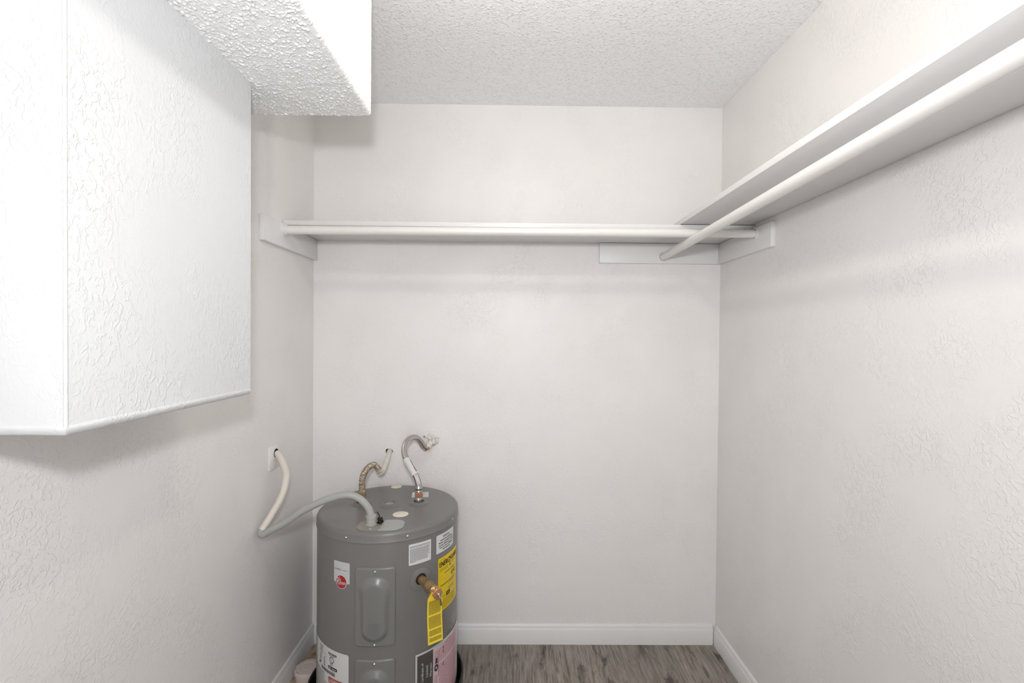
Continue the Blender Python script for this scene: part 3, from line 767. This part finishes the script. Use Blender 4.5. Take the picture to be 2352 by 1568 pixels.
# ------------------------------------------------------------------ old corrugated connector and its painted pipe
FX = thing('copper_connector', 'old corroded corrugated copper connector with chalky white pipe into the wall hole', 'water connector', (-0.570, 1.918, ZT+0.002))
obj('nipple', lathe(nb(), [(0.0115, 0.0015), (0.0115, 0.030)], (-0.572, 1.920, ZT), seg=20), M['brass'], FX)
obj('hex_fitting', lathe(nb(), [(0.0165, 0.024), (0.0185, 0.027), (0.0185, 0.046), (0.0150, 0.051), (0.0115, 0.052)], (-0.572, 1.920, ZT), seg=6), M['oldbrass'], FX, angle=20)
obj('sleeve', lathe(nb(), [(0.0135, 0.049), (0.0122, 0.056), (0.0120, 0.074), (0.0130, 0.078)], (-0.572, 1.919, ZT), seg=20), M['oldcopper'], FX)
cp = resample(catmull([(-0.572, 1.919, 0.801), (-0.573, 1.922, 0.817), (-0.574, 1.938, 0.834), (-0.572, 1.968, 0.849), (-0.564, 2.000, 0.8585), (-0.555, 2.029, 0.857), (-0.548, 2.049, 0.842), (-0.541, 2.064, 0.821)], 30), 0.0012)
obj('corrugated_tube', tube(nb(), cp, lambda d: 0.0108+0.0021*math.sin(2*math.pi*d/0.0094), 20), M['oldcopper'], FX, angle=60)
obj('end_nut', lathe(nb(), [(0.0120, 0.0), (0.0138, 0.002), (0.0138, 0.014), (0.0120, 0.016)], (-0.5425, 2.060, 0.828), (0.12, 0.48, -0.55), 8), M['pipe_white'], FX, angle=25)
wp = resample(catmull([(-0.540, 2.066, 0.814), (-0.537, 2.082, 0.811), (-0.534, 2.100, 0.815), (-0.532, 2.140, 0.833), (-0.530, 2.175, 0.860), (-0.531, 2.2065, 0.874)], 12), 0.004)
obj('painted_pipe', tube(nb(), wp, lambda d: 0.0118+0.0006*math.sin(d*90), 18), M['pipe_white'], FX, angle=60)

# ------------------------------------------------------------------ braided hose
BH = thing('braided_hose', 'braided steel water hose looping up from the heater to the wall valve', 'hose', (-0.350, 1.934, ZT+0.002))
hb = Vector((-0.350, 1.934, ZT))
obj('steel_nipple', lathe(nb(), [(0.0140, 0.0016), (0.0140, 0.012), (0.0160, 0.014), (0.0160, 0.020), (0.0145, 0.024)], hb, seg=24), M['zinc'], BH)
obj('brass_nut', lathe(nb(), [(0.0150, 0.022), (0.0172, 0.024), (0.0172, 0.042), (0.0150, 0.0445)], hb, seg=6), M['copper'], BH, angle=20)
obj('ferrule', lathe(nb(), [(0.0128, 0.044), (0.0150, 0.046), (0.0150, 0.049), (0.0138, 0.051), (0.0138, 0.056), (0.0152, 0.058), (0.0152, 0.062), (0.0138, 0.064), (0.0138, 0.070), (0.0128, 0.072)], hb, seg=28), M['steel'], BH)
HP = [(-0.3505, 1.933, 0.795), (-0.352, 1.934, 0.810), (-0.361, 1.940, 0.833), (-0.386, 1.957, 0.864), (-0.412, 1.987, 0.894), (-0.425, 2.012, 0.922), (-0.423, 2.037, 0.949), (-0.408, 2.067, 0.9625), (-0.390, 2.092, 0.958), (-0.377, 2.112, 0.938), (-0.366, 2.127, 0.914), (-0.356, 2.134, 0.904)]
hp = resample(catmull(HP, 16), 0.0025)
obj('braid', tube(nb(), hp, 0.0127, 28), M['braid'], BH, angle=60)
def sub(p0, p1):
    i0 = min(range(len(hp)), key=lambda i: (hp[i]-Vector(p0)).length); i1 = min(range(len(hp)), key=lambda i: (hp[i]-Vector(p1)).length); return hp[i0:i1+1]
sl = sub((-0.366, 1.943, 0.841), (-0.409, 1.984, 0.891))
so_ = obj('paper_sleeve', tube(nb(), sl, 0.0137, 28, caps=False), M['paper'], BH, angle=60)
def sleeve_mark(a0, a1, f0, f1, m, nm):
    n_ = len(sl); bm = nb(); rows = []
    for i in range(int(n_*f0), int(n_*f1)):
        p = sl[i]; t = (sl[min(i+1, n_-1)]-sl[max(i-1, 0)]).normalized(); side = Vector((1, 0, 0)); side = (side-t*side.dot(t)).normalized(); bn = t.cross(side)
        rows.append([bm.verts.new(p+(side*math.cos(a)+bn*math.sin(a))*0.0141) for a in (a0, (a0+a1)/2, a1)])
    grid_faces(bm, rows); return obj(nm, bm, M[m], so_, angle=0)
t0 = (sl[-1]-sl[0]).normalized(); sd = Vector((1, 0, 0)); sd = (sd-t0*sd.dot(t0)).normalized(); bn0 = t0.cross(sd); camdir = (Vector((0, 0, ZC))-sl[0]).normalized()
A0 = math.atan2(camdir.dot(bn0), camdir.dot(sd))
sg = 1 if math.sin(A0) > 0 else -1
sleeve_mark(sg*0.25, sg*0.75, 0.12, 0.45, 'danger', 'red_mark'); sleeve_mark(sg*0.30, sg*0.65, 0.45, 0.85, 'ink', 'black_mark')
he = hp[-1]; hd = (hp[-1]-hp[-2]).normalized()
vd2 = Vector((0.55, 0.42, 0.72)).normalized()
obj('end_gap_shade', lathe(nb(), [(0.0120, -0.001), (0.0120, 0.004)], he, hd, 24), M['dark'], BH)  # dark disc: shade of the gap at the hose end, put into its colour
obj('end_collar', lathe(nb(), [(0.0118, 0.0), (0.0142, 0.001), (0.0142, 0.007), (0.0118, 0.008)], he+hd*0.003, vd2, 24), M['copper'], BH)

# ------------------------------------------------------------------ wall valve the hose hangs from
SV = thing('shutoff_valve', 'small paint-covered shutoff valve on the wall above the heater', 'valve', (-0.330, YB, 0.925))
ve = he+hd*0.003+vd2*0.0075
obj('valve_outlet', lathe(nb(), [(0.0125, 0.0), (0.0150, 0.002), (0.0150, 0.014), (0.0115, 0.018), (0.0110, 0.026)], ve, vd2, 20), M['valve_white'], SV, angle=40)
vc = Vector((-0.331, 2.163, 0.926))
bm = lathe(nb(), [(0, -0.020), (0.010, -0.018), (0.0150, -0.010), (0.0160, 0.0), (0.0150, 0.010), (0.0125, 0.015), (0.0125, 0.0305)], vc, (0, 1, 0), 20)
obj('valve_body', bm, M['valve_white'], SV, angle=50)
obj('wall_flange', lathe(nb(), [(0.0250, 0), (0.0240, 0.003), (0.015, 0.006), (0.0125, 0.006)], (vc.x, YB-0.0002, vc.z), (0, -1, 0), 24, close=False), M['valve_white'], SV, angle=50)
hs = Vector((-0.340, 2.160, 0.938))
obj('valve_stem', tube(nb(), [Vector((-0.333, 2.162, 0.932)), hs, Vector((-0.351, 2.158, 0.950))], 0.0050, 10), M['valve_white'], SV, angle=50)
bm = nb()
pp = [(-0.368, 0.949), (-0.356, 0.952), (-0.348, 0.962), (-0.344, 0.962), (-0.344, 0.951), (-0.338, 0.947), (-0.346, 0.941), (-0.353, 0.945)]
prism(bm, [Vector((x, 2.153, z)) for x, z in pp], (0, 0.004, 0))
obj('valve_handle', bm, M['valve_white'], SV, angle=30)
obj('handle_rivet', lathe(nb(), [(0.0038, 0), (0.0034, 0.002), (0, 0.003)], (-0.367, 2.1535, 0.9505), (0, -1, 0), 10), M['tub_mark'], SV)

# ------------------------------------------------------------------ wall cover plate and electrical conduit
CPL = thing('cover_plate', 'painted wall cover plate where the heater conduit leaves the wall', 'wall plate', (XL, 1.824, 0.895))
bm = bx((XL-0.0002, 1.783, 0.895), (XL+0.0045, 1.866, 0.984), 0.0018)
cp_ = obj('plate', bm, M['wall'], CPL, angle=30)
CE = Vector((XL, 1.833, 0.952))
obj('conduit_opening', lathe(nb(), [(0.0165, 0.0044), (0.0165, 0.0060), (0.0150, 0.0062), (0.0145, 0.0046), (0, 0.0046)], CE, (1, 0, 0), 24, close=False), M['dark'], CPL)
EC = thing('electrical_conduit', 'flexible conduit curving from the wall plate to the top of the heater', 'conduit', (-0.475, 1.706, ZT+0.003))
E1 = [(XL+0.005, 1.833, 0.952), (-0.852, 1.826, 0.938), (-0.8205, 1.80, 0.8965), (-0.8065, 1.775, 0.8695), (-0.8105, 1.75, 0.8165), (-0.834, 1.72, 0.757), (-0.8525, 1.692, 0.716)]
E2 = [(-0.8525, 1.692, 0.716), (-0.852, 1.686, 0.7075), (-0.840, 1.683, 0.706), (-0.811, 1.682, 0.7235), (-0.766, 1.684, 0.7475), (-0.702, 1.686, 0.790), (-0.6255, 1.688, 0.8255), (-0.560, 1.694, 0.8405), (-0.5165, 1.702, 0.825), (-0.487, 1.706, 0.792), (-0.476, 1.707, 0.760)]
full = resample(catmull(E1+E2[1:], 24), 0.0015)
ib = min(range(len(full)), key=lambda i: (full[i]-Vector(E1[-1])).length)
rib = lambda d: 0.0125+0.00017*math.sin(2*math.pi*d/0.0052)
pc = obj('painted_length', tube(nb(), full[:ib+1], lambda d: 0.0126, 22), M['conduit_cream'], EC, angle=60); pc['label'] = 'cream painted length of conduit'
gc = obj('bare_length', tube(nb(), full[ib:], rib, 22), M['conduit_grey'], EC, angle=60); gc['label'] = 'bare grey length of conduit'
cb = Vector((-0.476, 1.707, ZT+0.0026))
obj('connector_nut', lathe(nb(), [(0.0205, 0.0), (0.0205, 0.003), (0.0180, 0.004), (0.0175, 0.022), (0.0185, 0.023), (0.0185, 0.031), (0.0150, 0.034), (0.0128, 0.035)], cb, seg=24), M['conduit_grey'], EC, angle=30)

# ------------------------------------------------------------------ white tub on the floor
TB = thing('plastic_tub', 'small white lidded plastic tub on the floor between baseboard and drain pan', 'tub', (-0.802, 1.962, 0))
obj('tub_body', lathe(nb(), [(0, 0.0), (0.043, 0.0), (0.045, 0.002), (0.0475, 0.036)], (-0.802, 1.962, 0), seg=40, close=False), M['tub'], TB)
ld = obj('lid', lathe(nb(), [(0.0500, 0.030), (0.0505, 0.044), (0.0492, 0.0475), (0.0465, 0.0488), (0.0440, 0.0482), (0.0405, 0.0482), (0.0395, 0.0490), (0.0300, 0.0490), (0.0290, 0.0478), (0.0200, 0.0478), (0.0190, 0.0486), (0, 0.0486)], (-0.802, 1.962, 0), seg=48, close=False), M['tub'], TB, angle=25)
bm = nb()
for a0, a1 in ((2.2, 2.9), (3.3, 3.6), (3.9, 4.3)):
    rows = [[], []]
    for k in range(7):
        a = a0+(a1-a0)*k/6
        for j, r in ((0, 0.0445), (1, 0.0462)): rows[j].append(bm.verts.new((-0.802+r*math.cos(a), 1.962+r*math.sin(a), 0.0490)))
    grid_faces(bm, rows)
obj('smudge', bm, M['tub_mark'], ld, angle=0)

# ------------------------------------------------------------------ ceiling lamp, just above the frame
CL = thing('ceiling_lamp', 'bare bulb hanging on a short stem from the closet ceiling', 'lamp', (LAMP.x, LAMP.y, H))
lx, ly, lz = LAMP
obj('ceiling_rose', lathe(nb(), [(0.055, 0.0), (0.055, 0.010), (0.040, 0.018), (0.008, 0.022)], (lx, ly, H-0.0004), (0, 0, -1), 28), M['trim'], CL)
obj('stem', tube(nb(), [Vector((lx, ly, H-0.02)), Vector((lx, ly, lz+0.085))], 0.006, 12), M['trim'], CL)
obj('lampholder', lathe(nb(), [(0.008, 0.092), (0.019, 0.088), (0.019, 0.050), (0.015, 0.045)], (lx, ly, lz), (0, 0, 1), 24), M['trim'], CL)
obj('bulb', lathe(nb(), [(0.013, 0.046), (0.020, 0.032), (0.029, 0.014), (0.030, 0.0), (0.025, -0.014), (0.013, -0.023), (0, -0.025)], (lx, ly, lz), (0, 0, 1), 24), M['bulb'], CL)
